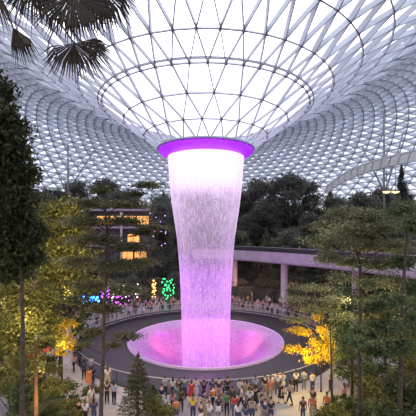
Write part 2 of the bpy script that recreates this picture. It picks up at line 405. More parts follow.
# ------------------------------------------------------------------ bridge
def cat(pts, n=6):
    out = []
    P_ = [Vector(p) for p in pts]; P_ = [2*P_[0]-P_[1]] + P_ + [2*P_[-1]-P_[-2]]
    for i in range(1, len(P_)-2):
        for k in range(n):
            t = k/n; a,b_,c,d = P_[i-1],P_[i],P_[i+1],P_[i+2]
            out.append(.5*((2*b_)+(c-a)*t+(2*a-5*b_+4*c-d)*t*t+(3*b_-a-3*c+d)*t**3))
    out.append(P_[-2]); return out
line = cat([(-3,66.5,0),(4.7,62,0),(11.4,54.5,0),(17.9,45,0),(22.5,36,0),(25,26,0)], 6)
def sweep(mb, line, sec):                       # section: (offset outwards, z) closed
    vs = []; n = len(sec)
    for i, p in enumerate(line):
        t = (line[min(i+1,len(line)-1)] - line[max(i-1,0)]).normalized(); o = Vector((-t.y, t.x, 0))
        if o.dot(Vector((p.x-CX, p.y-CY, 0))) < 0: o = -o
        for s, z in sec: vs.append(p + o*s + Vector((0,0,z)))
    fs = [(i*n+j, i*n+(j+1)%n, (i+1)*n+(j+1)%n, (i+1)*n+j) for i in range(len(line)-1) for j in range(n)]
    fs += [tuple(range(n)), tuple((len(line)-1)*n+j for j in range(n))[::-1]]
    mb.add(vs, fs)
br = tag(empty('elevated_bridge', (11.4, 54.5, 0)), 'purple-lit elevated walkway bridge curving behind the waterfall', 'bridge')
def bl(o): o.location = (-11.4, -54.5, 0); return o
b = MB(); sweep(b, line, [(0,7.75),(0.15,7.45),(4.4,7.45),(4.6,7.75),(4.6,9.25),(0,9.25)]); bl(b.build('deck', M['concrete'], br))
b = MB(); sweep(b, line, [(0.0,9.25),(0.18,9.25),(0.18,9.8),(0.0,9.8)]); sweep(b, line, [(4.4,9.25),(4.58,9.25),(4.58,9.8),(4.4,9.8)]); bl(b.build('parapet', M['darksteel'], br))
b = MB(); sweep(b, line, [(0.05,9.95),(0.12,9.95),(0.12,10.02),(0.05,10.02)]); bl(b.build('handrail', M['rail'], br))
for x, y in ((4.9,64.2),(12.3,55.6),(19.6,45.6),(25.3,34)):
    b = MB(); b.lathe([(0.66,0),(0.66,0.2),(0.58,0.22),(0.56,7.3),(0.75,7.5)], 20, (x,y)); bl(b.build('column', M['column'], br, True))
# small bird-spike lamps along the parapet
for i, px in enumerate((246, 252, 298, 305, 312)):
    k = min(range(len(line)), key=lambda q: abs(PX((line[q].x, line[q].y, 10))[0] - px)); p = line[k]
    o = tag(empty('deck_light', (p.x, p.y, 9.8)), 'tiny pale post light on the bridge parapet', 'light', 'post lights along the bridge parapet')
    b = MB(); b.tube([(0,.08,0),(0,.08,.4)], .03, 6); b.build('post', M['rail'], o)
    b = MB(); b.ellipsoid((0,.08,.46),(.09,.09,.09)); b.build('lamp_head', M['rail'], o)

# ------------------------------------------------------------------ building with lit openings
bd = tag(empty('building', (-17.6, 70, 0)), 'grey building with warm lit window bands behind the trees', 'building')
b = MB(); b.box((0,3,8.4),(11.5,6,16.8)); b.build('wall', M['facade'], bd)
for z in (6.0, 9.8, 13.4, 16.9):
    b = MB(); b.box((0,-.7,z),(12,1.6,.4)); b.build('floor_slab', M['concrete'], bd)
for z, xs in ((7.7,(1.2,3.9)),(11.3,(2.5,)),(14.9,(-3.7,-1.0,1.8,4.4)),(3.5,(-4,2))):
    for x in xs:
        w = b = MB(); wd = 2.5
        for (cx,cz,sx,sz) in ((0,.9,wd,.12),(0,-.9,wd,.12),(-wd/2,0,.12,1.8),(wd/2,0,.12,1.8),(0,0,.08,1.8)): b.box((x+cx,-.06,z+cz),(sx,.14,sz))
        w = b.build('window', M['darksteel'], bd)
        q = MB(); q.box((x,-.03,z),(wd,.04,1.75)); q.build('pane', M['warmpane'], w)
b = MB(); b.box((.45,-1.75,8.2),(.4,.4,16.4)); b.build('pillar', M['steel'], bd)

# ------------------------------------------------------------------ roof props and canopy
def prop(px, Y, pbase, ptop, arms, label):
    base = P(px, pbase, Y); top = P(px, ptop, Y)
    o = tag(empty('roof_column', base), label, 'column')
    b = MB(); b.tube([(0,0,0), top-base], [.2,.16], 10); b.build('mast', M['midsteel'], o, True)
    for (x0,y0,x1,y1,dy) in arms:
        a = P(x0,y0,Y) - base; c = P(x1,y1,Y+dy) - base
        b = MB(); b.tube([a, c], [.15,.12], 8); b.build('brace', M['midsteel'], o, True)
prop(68, 76, 225, 133, [(68,196,48,152,2),(68,192,94,150,2)], 'slender grey roof column with two raking braces, left behind the trees')
prop(384, 62, 222, 112, [(384,192,362,146,2),(384,196,403,134,1)], 'slender grey roof column with two raking braces beside the curved canopy')
can = [P(326,190,66), P(345,177,64), P(365,168.5,62), P(390,161.5,60), P(420,155,58), P(450,150,56)]
cl = cat(can, 6); base = cl[0].copy()
cn = tag(empty('curved_canopy', base), 'pale ribbed glass canopy arching out over the dark trees', 'canopy')
b = MB(); vs=[]; n=7
for i,p in enumerate(cl):
    wv = 1.35*min(1, .25+i/10)
    for j in range(n):
        u = j/(n-1)*2-1; vs.append(p - base + Vector((u*wv*.35, u*wv*1.1,   .35*(1-u*u) - u*.62)))
fs=[(i*n+j,i*n+j+1,(i+1)*n+j+1,(i+1)*n+j) for i in range(len(cl)-1) for j in range(n-1)]
b.add(vs,fs); b.build('canopy_skin', leafmat('canopy_skin',(0.66,0.70,0.70),(.72,.76,.76),(.8,.83,.83),.6), cn, True)
for i in range(0, len(cl), 2):
    b = MB(); b.tube([Vector(vs[i*n+j]) - Vector((0,0,.06)) for j in range(n)], .07, 6); b.build('rib', M['steel'], cn)
for e in (0, n-1):
    b = MB(); b.tube([vs[i*n+e] for i in range(len(cl))], .14, 6); b.build('edge_beam', M['steel'], cn)
for x, lab in ((386.5,'left'),(395.5,'right')):
    p = P(x, 191, 58)
    o = tag(empty('flood_lamp', p), 'warm glowing lamp under the canopy, the %s one of the pair' % lab, 'lamp')
    b = MB(); b.lathe([(0.02,.3),(.3,.25),(.62,-.12)], 14); b.build('lamp_shade', M['darksteel'], o)
    b = MB(); b.ellipsoid((0,0,-.12),(.58,.5,.22),12,8); b.build('bulb', emis('warm_bulb',(1.0,.55,.13),7), o)
    b = MB(); b.tube([(0,0,.28),(0,0,3.6)], .04, 6); b.build('stem', M['darksteel'], o)

# ------------------------------------------------------------------ trees
def branch_pts(a, b, sag=0.15):
    a = Vector(a); b = Vector(b); L = (b-a).length; out = []
    for k in range(5):
        t = k/4; p = a.lerp(b, t); p.z += sag*L*(t*(1-t))*1.2; out.append(p)
    return out
def tree_at(name, base, trunk, tr, clusters, leafm, barkm, L, per, label, cat_='tree', group=None, flat=.35, ratio=.45, tn=8):
    """trunk: world points bottom to top; clusters: (centre, radii, weight)"""
    base = Vector(base); o = tag(empty(name, base), label, cat_, group)
    T = [Vector(p)-base for p in trunk]
    b = MB(); b.tube(T, list(np.linspace(tr, tr*.35, len(T))), tn)
    near = name in ('broadleaf_tree', 'tiered_tree'); cs = []
    if near: b.build('trunk', barkm, o, True)
    for c, r_, k in clusters:
        if near: b = MB()
        c = Vector(c)-base; cs.append((c, r_, k))
        # leave the trunk a little lower than the tuft
        tgt = c.z - 0.25*math.hypot(c.x-T[-1].x, c.y-T[-1].y) - .2
        q = T[0]
        for i in range(len(T)-1):
            if T[i].z <= tgt <= T[i+1].z: q = T[i].lerp(T[i+1], (tgt-T[i].z)/max(1e-6, T[i+1].z-T[i].z))
        if tgt > T[-1].z: q = T[-1]
        if (q - T[0]).length < .05: q = T[0].lerp(T[1], .6)
        b.tube(branch_pts(q, c), [tr*.28, tr*.24, tr*.19, tr*.14, tr*.07], 5)
        for s in range(3):
            e = c + Vector((random.uniform(-1,1)*r_[0]*.8, random.uniform(-1,1)*r_[1]*.8, random.uniform(-.3,.6)*r_[2]))
            b.tube([q.lerp(c,.65), e], [tr*.11, tr*.04], 4)
        if near: b.build('branch', barkm, o, True)
    if not near: b.build('trunk', barkm, o, True)
    link('foliage', quadmesh('foliage', leaves(cs, L, per, flat, ratio), leafm), o)
    return o
def PC(lst, Y, dsp=1.0):
    out = []
    for px, py, rx, ry in lst:
        c = P(px, py, Y + random.uniform(-1,1)*dsp)
        r0 = rx/F*Y; out.append((c, (r0, max(r0*.7, ry/F*Y), ry/F*Y), math.sqrt(rx*ry)/10.0*max(.7, rx/12)))
    return out
def trunk_px(lst, Y): # from the ground up
    x0 = lst[0][0]
    return [G(x0, Y)] + [P(x, y, Y) for x, y in lst]

# left edge dark tree
tree_at('broadleaf_tree', G(22,16), trunk_px([(22,400),(23,330),(21,260),(15,190),(9,120)],16), .13,
  PC([(3,92,9,15),(5,118,12,14),(14,128,14,8),(4,145,18,14),(16,152,13,10),(10,172,20,12),(26,174,11,8),(6,195,22,14),(22,200,12,12),(12,222,24,12),(32,234,12,10),(8,246,22,12),(28,258,15,10),(10,272,18,10)],16,.8),
  M['leaf_dark'], M['bark'], .24, 520, 'tall dark dense tree at the left edge with bare trunk below')
# left olive trees
tree_at('broadleaf_tree', G(60,30), trunk_px([(60,370),(61,320),(59,270),(62,220)],30), .16,
  PC([(50,212,18,8),(72,206,14,8),(60,226,24,9),(42,240,16,9),(76,232,14,8),(56,250,24,9),(80,256,14,7),(45,268,18,9),(66,276,20,8),(84,284,14,7),(52,292,18,8)],30,1.5),
  M['leaf_olive'], M['bark'], .36, 300, 'olive-yellow leafy tree between the dark edge tree and the tiered tree')
tree_at('broadleaf_tree', G(38,19), trunk_px([(36,416),(36,370),(38,320),(34,280)],19), .14,
  PC([(12,290,18,9),(40,296,16,8),(24,308,22,8),(8,322,18,9),(46,318,14,7),(28,330,16,7),(12,345,16,8),(44,344,13,6),(22,362,14,7),(4,372,12,8),(52,368,9,5)],19,1.2),
  M['leaf_olive'], M['barkwarm'], .2, 420, 'smaller green tree with an orange lit trunk at lower left')
ytree = tree_at('broadleaf_tree', G(62,27), trunk_px([(62,388),(62,350),(61,318)],27), .10,
  PC([(56,328,10,4),(68,324,10,4),(62,338,12,5),(52,342,8,4),(70,346,9,5),(60,352,9,4),(48,332,8,4)],27,.6),
  M['leaf_yellow'], M['bark'], .28, 170, 'small bright yellow lit tree at lower left')
# tiered tree
tree_at('tiered_tree', G(100,20), trunk_px([(101,410),(103,350),(105,290),(107,230),(104,196)],20), .15,
  PC([(101,190,9,4),(88,203,14,4),(124,204,16,3),(148,185,12,3),(135,194,10,3),(84,222,18,5),(124,221,18,4),(153,228,14,3),(142,233,10,3),(94,240,22,5),(130,247,18,4),(78,262,18,5),(112,266,24,5),(142,262,14,3),(93,286,18,5),(125,290,16,4),(74,300,12,4),(106,309,14,4),(92,332,10,3),(128,336,13,3),(112,345,9,3),(82,345,8,3)],20,1.0),
  M['leaf_sage'], M['bark'], .17, 1000, 'tall tree with flat tiered branches left of the waterfall', flat=.6)
# tiered + yellow on the right
tree_at('tiered_tree', G(333,25), trunk_px([(332,400),(331,360),(330,320),(322,290)],25), .10,
  PC([(312,288,22,3),(298,299,16,3),(332,300,16,4),(316,309,20,3),(342,318,12,3),(298,320,14,3),(338,336,10,4),(345,356,10,4)],25,.9),
  M['leaf_sage'], M['bark'], .17, 480, 'slim tree with flat green tiers above the bright yellow tree', flat=.6)
tree_at('tiered_tree', G(321,27), trunk_px([(321,390),(321,350),(320.5,316)],27), .085,
  PC([(318,318,5,3.5),(298,330,10,3),(305,333,7,2.5),(293,349,11,3),(305,351,8,3),(308,360,6,4),(322,330,6,5),(327,338,6,7),(322,348,6,6),(328,355,5,7),(314,343,5,5),(317,358,5,5),(331,345,4,8)],27,.5),
  M['leaf_yellow'], M['bark'], .20, 330, 'bright yellow lit tree beside the pool, right of the basin', flat=.3)
# right big trees
tree_at('broadleaf_tree', G(360,20), trunk_px([(360,410),(360,350),(361,300),(360,262),(352,236)],20), .16,
  PC([(345,213,16,6),(366,216,18,6),(330,226,18,6),(352,229,20,6),(380,228,18,7),(318,240,14,5),(338,244,18,6),(364,246,20,6),(392,246,16,7),(328,258,12,5),(350,262,16,5),(378,264,18,6),(340,278,10,5),(392,282,14,6),(370,284,12,5)],20,1.3),
  M['leaf_sage'], M['bark'], .18, 620, 'large light olive green tree in front of the bridge, right side', flat=.5)
tree_at('broadleaf_tree', G(400,18), trunk_px([(400,410),(401,350),(402,310),(405,260),(408,225)],18), .15,
  PC([(402,210,14,7),(414,226,12,9),(402,262,12,8),(413,290,12,10),(392,300,14,6),(376,306,14,5),(412,322,12,10),(388,326,18,6),(364,332,14,5),(398,346,16,7),(376,350,16,6),(354,342,12,5)],18,1.2),
  M['leaf_mid'], M['bark'], .18, 650, 'tall green tree at the right edge with a straight brown trunk', flat=.5)
tree_at('broadleaf_tree', G(352,29), trunk_px([(352,372),(351,350),(350,325)],29), .09,
  PC([(350,318,12,5),(338,330,10,5),(360,330,12,6),(346,342,12,5),(362,346,10,5),(352,355,10,5)],29,.8),
  M['leaf_olive'], M['bark'], .26, 220, 'small olive tree behind the right trunks, near the pool edge', flat=.4)
MIDT = [
 (12,46,.22,'leaf_mid',(195,330),26,'wide green tree at far left behind the dark edge tree'),
 (52,50,.2,'leaf_olive',(205,322),24,'olive tree far left, between the dark edge tree and lit building'),
 (70,47,.2,'leaf_mid',(225,322),14,'green tree just left of the blue lights'),
 (28,36,.2,'leaf_olive',(240,345),30,'broad olive tree behind the warm lit trunk'),
 (66,40,.18,'leaf_dark',(258,330),20,'dark tree behind the yellow lit tree at left'),
 (300,52,.18,'leaf_mid',(286,312),14,'low green tree at the foot of the bridge column'),
 (330,42,.2,'leaf_dark',(275,325),22,'dark tree under the bridge left of the second column'),
 (378,44,.2,'leaf_mid',(262,330),26,'green tree under the bridge right of the second column'),
 (410,40,.22,'leaf_dark',(250,335),24,'dark tree at the right edge under the bridge'),
 (345,33,.18,'leaf_mid',(290,350),26,'bushy green tree between the yellow tree and the large right trunk'),
 (385,31,.18,'leaf_olive',(300,358),24,'bushy olive tree behind the two right trunks'),
 (414,29,.2,'leaf_mid',(300,375),22,'bushy green tree at the right edge, lower down'),
 (150,66,.18,'leaf_far2',(196,292),11,'grey green tree between the lit building and the waterfall'),
 (166,70,.18,'leaf_far',(205,292),9,'slim dark tree close to the left edge of the waterfall'),
 (108,58,.18,'leaf_far',(232,296),12,'dark tree in front of the lit building'),
 (8,27,.18,'leaf_olive',(285,385),22,'olive tree low at the far left edge'),
 (44,25.5,.14,'leaf_olive',(318,392),18,'low olive tree between the two left trunks'),
 (80,33,.14,'leaf_mid',(288,348),14,'small green tree right of the yellow lit tree at left'),
 (28,22,.14,'leaf_mid',(345,410),18,'low green tree between the bare trunk and the warm trunk'),
 (352,25,.14,'leaf_mid',(322,378),18,'green tree just left of the large right trunk'),
 (400,24,.14,'leaf_olive',(330,395),20,'low olive tree behind the straight brown trunk'),
]
for px, Y, tr_, mt, (y0, y1), wpx, lab in MIDT:
    random.seed(px); cl = []
    for i in range(15):
        t = i/14; yy = y1 + (y0-y1)*t; ww = wpx*(.55+.6*math.sin(PI*min(1,.15+.85*t)))*.8
        cl.append((px + random.uniform(-1,1)*ww, yy, wpx*.42, max(4,(y1-y0)*.085)))
    tree_at('broadleaf_tree', G(px,Y), trunk_px([(px,y1+4),(px+1,(y0+y1)/2),(px,y0+4)],Y), tr_, PC(cl,Y,wpx/F*Y*.5), M[mt], M['bark'], .24 if Y < 30 else .32, 260 if Y < 30 else 180, lab, flat=.4)
def shrub(px, Y, h, w, mat, label, n=8, L=.26, per=120, group=None):
    base = G(px, Y); o = tag(empty('leafy_shrub', base), label, 'shrub', group)
    b = MB(); cs = []
    for i in range(n):
        a = 2*PI*i/n + random.random(); rr = w*random.uniform(.25,.8); z = h*random.uniform(.35,.95)
        e = Vector((rr*math.cos(a), rr*math.sin(a), z)); b.tube([(0,0,0), e*.5+Vector((0,0,.15*h)), e], [.035,.025,.01], 5)
        cs.append((e, (w*.38,w*.38,h*.16), 1))
    b.build('stem', M['bark'], o); link('foliage', quadmesh('foliage', leaves(cs, L, per, .4), mat), o); return o
shrub(392,17.5,3.2,2.0,M['leaf_mid'],'big leafy shrub under the right edge tree',12,.24,160)
shrub(362,18.2,2.2,1.6,M['leaf_olive'],'olive shrub at the foot of the large right tree',10,.24,150)
shrub(412,19,4.4,1.8,M['leaf_dark'],'dark tall shrub in the lower right corner',10,.26,150)
shrub(340,20.8,1.6,1.2,M['leaf_olive'],'low olive shrub left of the large right tree trunk',8,.2,120)
shrub(372,21,1.9,1.3,M['leaf_mid'],'green shrub between the right tree trunks at the bottom',9,.22,130)
shrub(352,22.3,1.5,1.1,M['leaf_mid'],'round green shrub left of the two right trunks',8,.2,120)
shrub(30,19.5,1.7,1.3,M['leaf_olive'],'olive shrub between the two left trunks at the bottom',9,.22,120)
shrub(62,24.5,1.5,1.1,M['leaf_mid'],'green shrub at the yellow lit tree foot, left',8,.2,110)
for k,(px,Y,h,w_,mt,lab) in enumerate(((10,24,2.2,1.5,'leaf_olive','olive shrub by the left edge behind the front cycad'),(26,25,1.6,1.3,'leaf_mid','green shrub right behind the bare left trunk'),(50,24,1.8,1.3,'leaf_olive','olive shrub behind the cycad at the warm lit trunk'),(4,29,2.4,1.6,'leaf_mid','tall green shrub far back at the left edge'),(58,22.3,1.3,1.0,'leaf_olive','olive shrub right of the cycad at the warm lit trunk'),(40,30,2.0,1.5,'leaf_mid','green shrub behind the two people at lower left'),
  (385,26,2.4,1.6,'leaf_mid','green shrub behind the straight brown trunk'),(362,27,2.0,1.4,'leaf_olive','olive shrub on the plaza behind the large right trunk'),(412,25,2.6,1.7,'leaf_olive','tall olive shrub at the right edge'),(330,22,1.2,.9,'leaf_olive','low olive shrub beside the right crowd'))):
    shrub(px,Y,h,w_,M[mt],lab,9,.2,150)
shrub(338,23.6,1.2,.9,M['leaf_mid'],'small green shrub at the yellow tree foot',8,.2,100)
shrub(380,23.5,2.6,1.5,M['leaf_olive'],'olive shrub between the two right trunks',9,.24,120)
shrub(8,18.5,2.6,1.7,M['leaf_dark'],'dark leafy shrub in the lower left corner',10,.26,150)
shrub(72,22.0,1.3,1.0,M['leaf_olive'],'low yellowish shrub beside the pale plaza at lower left',8,.2,120)
shrub(92,25.3,1.1,.8,M['leaf_olive'],'low pale shrub by the left walkway',7,.18,100)
shrub(160,22.2,1.5,1.0,M['leaf_olive'],'low feathery shrub right of the small conifer',8,.18,110)
# cycad-like plants lower left
def cycad(px, Y, h, R, label, nf=18):
    base = G(px, Y); o = tag(empty('cycad', base), label, 'plant')
    b = MB(); b.tube([(0,0,0),(0,0,h*.45),(0,0,h*.55)],[.14,.13,.06],8); b.build('trunk', M['bark'], o)
    for i in range(nf):
        a = 2*PI*i/nf + random.uniform(-.1,.1); el = random.uniform(.3,1.3)
        pts = []; 
        for k in range(6):
            t = k/5; rr = R*t*math.cos(el)*1.15; z = h*.5 + R*t*math.sin(el) - .55*R*t*t*math.cos(el)
            pts.append(Vector((rr*math.cos(a), rr*math.sin(a), z)))
        V = []
        m = MB(); m.tube(pts,[.018,.016,.014,.012,.01,.006],4)
        for k in range(1, 22):
            t = k/22; f = t*5; q = pts[int(f)].lerp(pts[min(5,int(f)+1)], f-int(f)); tg = (pts[min(5,int(f)+1)]-pts[int(f)]).normalized()
            s_ = tg.cross(Vector((0,0,1))).normalized(); ll = .34*R*math.sin(PI*(.15+.8*t))
            for sg in (-1,1):
                e = q + s_*sg*ll + tg*ll*.5 + Vector((0,0,.03)); m.add([q - tg*.02, q + tg*.035, e], [(0,1,2)])
        m.build('frond', M['leaf_dark'], o)
    return o
cycad(46,21,2.6,1.5,'dark feathery cycad beside the warm lit trunk, lower left')
cycad(14,20,2.2,1.4,'dark feathery cycad in front of the bare left trunk')
# small conifer
def conifer(px, Y, h, R, mat, label, L=.16, name='young_conifer', tiers=12, per=26):
    base = G(px, Y); o = tag(empty(name, base), label, 'tree')
    b = MB(); b.tube([(0,0,0),(0,0,h*.6),(0,0,h)],[.10,.06,.015],7); cs=[]
    for i in range(tiers):
        t = i/(tiers-1); z = h*(.12+.86*t); rr = R*(1-t)**.8+.05; nb = 9 if t<.7 else 6
        for j in range(nb):
            a = 2*PI*(j+.5*(i%2))/nb + random.uniform(-.2,.2)
            e = Vector((rr*math.cos(a), rr*math.sin(a), z+.22*rr)); b.tube([(0,0,z), e*.6+Vector((0,0,z*.4-.02)), e],[.022,.015,.006],4)
            for q in (.5,.8,1): cs.append((Vector((0,0,z)).lerp(e,q),(.16*rr+.05,.16*rr+.05,.06),.5))
    cs.append((Vector((0,0,h)),(.04,.04,.2),.6))
    b.build('trunk', M['bark'], o); link('foliage', quadmesh('foliage', leaves(cs, L, per, .2, .3), mat), o); return o
conifer(138,22.6,4.45,1.1,M['leaf_sage'],'small dark conifer with pointed tip at the bottom, left of the crowd')
conifer(153,23.8,1.9,.75,M['leaf_mid'],'little conifer sapling right of the small dark conifer',.12,tiers=8)

# background trees: prototypes, then copies
def proto_round(seed, H, R, leafm, L=.5, per=150, n=16):
    random.seed(seed); cl = []
    for i in range(n):
        a = random.uniform(0,2*PI); t = random.random(); rr = R*math.sqrt(random.random())*(1-.45*t)
        cl.append(((rr*math.cos(a), rr*math.sin(a), H*(.38+.55*t)), (R*.42,R*.42,R*.26), 1))
    cl.append(((0,0,H*.93),(R*.35,R*.35,R*.3),1))
    return tree_at('terrace_tree',(0,0,0),[(0,0,0),(.1,0,H*.3),(-.05,.1,H*.6),(0,0,H*.85)],.18,cl,leafm,M['bark'],L,per,'x')
def proto_cone(seed, H, R, leafm):
    random.seed(seed); cl = []
    for i in range(26):
        t = i/25; rr = R*(1-t)*.7
        for j in range(2):
            a = random.uniform(0,2*PI); cl.append(((rr*math.cos(a), rr*math.sin(a), H*(.1+.87*t)), (R*.4*(1.1-t),R*.4*(1.1-t),H*.05), .6))
    return tree_at('terrace_conifer',(0,0,0),[(0,0,0),(0,0,H*.5),(0,0,H*.97)],.16,cl,leafm,M['bark'],.4,70,'x',flat=.2)
def palm_frond(m, L, a, el, wd=.5, n=22):
    pts=[]
    for k in range(8):
        t=k/7; pts.append(Vector((L*t*math.cos(el)*math.cos(a), L*t*math.cos(el)*math.sin(a), L*t*math.sin(el)-.6*L*t*t)))
    m.tube(pts,[.05,.045,.04,.035,.03,.02,.015,.01],4)
    for k in range(1,n):
        t=k/n; f=t*7; i=int(f); q=pts[i].lerp(pts[min(7,i+1)],f-i); tg=(pts[min(7,i+1)]-pts[i]).normalized()
        s_=tg.cross(Vector((0,0,1))).normalized(); ll=wd*math.sin(PI*(.1+.85*t))
        for sg in (-1,1): m.add([q-tg*.05,q+tg*.1,q+s_*sg*ll+tg*ll*.5-Vector((0,0,.25*ll))],[(0,1,2)])
def proto_palm(seed,H):
    random.seed(seed); o=tag(empty('terrace_palm'),'x','palm')
    b=MB(); b.tube([(0,0,0),(.15,0,H*.5),(0,0,H)],[.2,.15,.12],8); b.build('trunk',M['bark'],o)
    for i in range(14):
        m=MB(); palm_frond(m,2.8,2*PI*i/14+random.uniform(-.15,.15),random.uniform(.1,1.1)); f=m.build('frond',M['leaf_far2'],o); f.location=(0,0,H)
    return o
protos = [('r',proto_round(1,7.5,2.9,M['leaf_far'])),('r',proto_round(2,6.2,2.6,M['leaf_far2'])),('r',proto_round(3,8.8,2.8,M['leaf_far'],.45,150,20)),
          ('c',proto_cone(4,8.5,1.7,M['leaf_far'])),('c',proto_cone(5,7.0,2.2,M['leaf_far2'])),('p',proto_palm(6,6.0))]
random.seed(99)
def zone(px):
    return 'left' if px < 170 else ('behind' if px < 245 else 'right')
first = {}; tpos = [(P(68,0,76).x,76,1.2),(P(384,0,62).x,62,1.2)]
KN = {'r':'rounded dark green tree','c':'slim pointed conifer','p':'feather-leaved palm'}
ZN = {'left':'on the terraces left of the waterfall','behind':'on the terraces straight behind the waterfall','right':'on the terraces behind the bridge to the right'}
def place_tree(x, y, k, s, rz):
    r_ = math.hypot(x-CX, y-CY); z = terz(r_); kd, pr = protos[k]
    px, py = PX((x, y, z))
    o = pr if k not in first else copy_tree(pr)
    first[k] = 1
    o.location = (x, y, z-.05); o.rotation_euler = (0,0,rz); o.scale = (s,s,s)
    zn = zone(px); lev = 'low' if r_ < 35 else ('middle' if r_ < 50 else 'top')
    lvl = {'low':'lower','middle':'middle','top':'top'}[lev]
    lab = '%s on the %s %s' % (KN[kd], lvl, ZN[zn].replace('on the ', ''))
    tag(o, lab, 'tree' if kd != 'p' else 'palm', '%ss %s, %s level' % (KN[kd], ZN[zn], lvl))
    return o
for rr, step, smin, smax in ((26,4.6,.6,.95),(32.5,4.6,.8,1.15),(39.5,4.8,.85,1.25),(47,5.0,1.0,1.45),(55.5,5.2,1.1,1.55),(65,6.0,.7,.9)):
    n = int(rr*(A1-A0)/step)
    for i in range(n):
        a = A0 + (A1-A0)*(i+.5)/n + random.uniform(-.4,.4)*step/rr; r2 = rr + random.uniform(-1.6,1.6)
        x, y = CX + r2*math.cos(a), CY + r2*math.sin(a)
        if y < 22: continue
        px, py = PX((x,y,terz(r2)))
        if px < -14 or px > 430: continue
        if any((x-q.x)**2+(y-q.y)**2 < 36 for q in line): continue
        if abs(x+17.6) < 7.2 and 62 < y < 77: continue
        if abs(x+17.6) < 3.5 and 56 < y < 63 and random.random() < .7: continue
        k = random.choices(range(6),[3,3,3,1.2,1.2,.7])[0]
        s = random.uniform(smin,smax)
        if 250 < px < 312 and rr > 44: s *= 1.3
        top = terz(r2) + s*8.0
        s = min(s, (zxy(x,y)-1.0-terz(r2))/9.0)
        if any(math.hypot(x-q[0],y-q[1]) < 1.75*(s+q[2]) for q in tpos): continue
        tpos.append((x,y,s)); place_tree(x, y, k, s, random.uniform(0,2*PI))
# bushes hanging on the terrace edges
def proto_bush(seed, mat):
    random.seed(seed); o = tag(empty('terrace_bush'),'x','bush'); cs=[]; b=MB()
    for i in range(9):
        a=random.uniform(0,2*PI); rr=random.uniform(.2,1.2); e=Vector((rr*math.cos(a),rr*math.sin(a),random.uniform(.3,1.4))); cs.append((e,(.8,.8,.5),1)); b.tube([(0,0,0),e],[.05,.02],4)
    b.build('stem',M['bark'],o); link('foliage',quadmesh('foliage',leaves(cs,.42,80,.3),mat),o); return o
bps=[proto_bush(21,M['leaf_far']),proto_bush(22,M['leaf_far2']),proto_bush(23,M['leaf_dark'])]; bf={}
random.seed(5)
for rr, z in ((24.0,2.5),(30,5.5),(37,9),(44,12),(52,14),(62,16),(69,16.2)):
    n=int(rr*(A1-A0)/3.3)
    for i in range(n):
        a=A0+(A1-A0)*(i+.5)/n+random.uniform(-.3,.3)*3/rr; x,y=CX+rr*math.cos(a),CY+rr*math.sin(a)
        px,py=PX((x,y,z))
        if y<25 or px<-8 or px>424: continue
        if abs(x+17.6)<7 and 67<y<78: continue
        k=random.randrange(3); o=bps[k] if k not in bf else copy_tree(bps[k]); bf[k]=1
        o.location=(x,y,terz(rr+.45)-.05); s=random.uniform(.75,1.3)*(1.35 if rr>60 else 1); o.scale=(s,s,s*random.uniform(.8,1.3)); o.rotation_euler=(0,0,random.uniform(0,6))
        lv={24.0:'lowest',30:'second',37:'third',44:'fourth',52:'fifth',62:'highest',69:'rearmost'}[rr]
        tag(o,'dense green bush along the edge of the %s terrace %s' % (lv, {'left':'left of the waterfall','behind':'behind the waterfall','right':'right of the waterfall'}[zone(px)]),'bush','bushes on the %s terrace edge, %s' % (lv, zone(px)))
def hide_if_unused():
    for k,(kd,pr) in enumerate(protos):
        if k not in first:
            for ch in list(pr.children): bpy.data.objects.remove(ch)
            bpy.data.objects.remove(pr)
hide_if_unused()

# ------------------------------------------------------------------ fan palm, top left
crown = P(-62,-96,6.0)
fp = tag(empty('fan_palm', (crown.x, crown.y, 0)), 'fan palm whose dark pleated leaves hang into the top left corner', 'palm')
def fpl(v): return Vector(v) - Vector((crown.x, crown.y, 0))
b = MB(); b.tube([(0,0,0),(.1,-.1,6),(0,0,12),fpl(crown)],[.2,.17,.15,.13],10); b.build('trunk', M['bark'], fp, True)
def fan(hub, tip, side_deg, R, nseg, lab=None, droop=.12, split=.45, jit=.06):
    """pleated fan leaf: leaflets fused to `split`, free tips beyond; hub/tip are world points"""
    hub = Vector(hub); ax = (Vector(tip)-hub).normalized(); view = hub - Vector((0,0,CAMZ))
    nrm = (Vector((.25,-1,.35))).normalized(); nrm = (nrm - ax*nrm.dot(ax)).normalized(); sd = ax.cross(nrm).normalized()
    m = MB()
    for i in range(nseg):
        u = i/(nseg-1)*2-1; th = math.radians(side_deg)*u; rl = R*(1-.18*abs(u)**2)*random.uniform(.88,1.06)
        d = (ax*math.cos(th)+sd*math.sin(th)).normalized(); w_ = nrm.cross(d).normalized()
        dth = math.radians(side_deg)*2/(nseg-1)
        ws = R*split*dth*.52
        off = nrm*random.uniform(-1,1)*R*jit
        dr = Vector((0,0,-1))*R*droop
        a = hub; m1 = hub+d*rl*split+nrm*R*.05+off*.4+dr*.15; m2 = hub+d*rl*.78+off+dr*.6; t = hub+d*rl+off*1.5+dr*1.3
        fold = nrm*ws*.55
        vs = [a, m1-w_*ws, m1+fold, m1+w_*ws, m2-w_*ws*.55, m2+fold*.6, m2+w_*ws*.55, t]
        m.add([fpl(v) for v in vs], [(0,2,1),(0,3,2),(1,2,5,4),(2,3,6,5),(4,5,7),(5,6,7)])
    f = m.build('fan_leaf', M['palm'], fp)
    st = MB(); c0 = crown+Vector((0,0,-.05)); mid = c0.lerp(hub,.5)+Vector((0,0,.35))
    st.tube([fpl(c0), fpl(c0.lerp(mid,.6)+Vector((0,0,.1))), fpl(mid), fpl(mid.lerp(hub,.55)+Vector((0,0,.06))), fpl(hub)],[.035,.028,.022,.018,.015],6)
    st.build('leaf_stalk', M['palm'], f)
    return f
random.seed(3)
fan(P(71,-5,6.0), P(77,40,5.8), 108, .90, 58, split=.74)
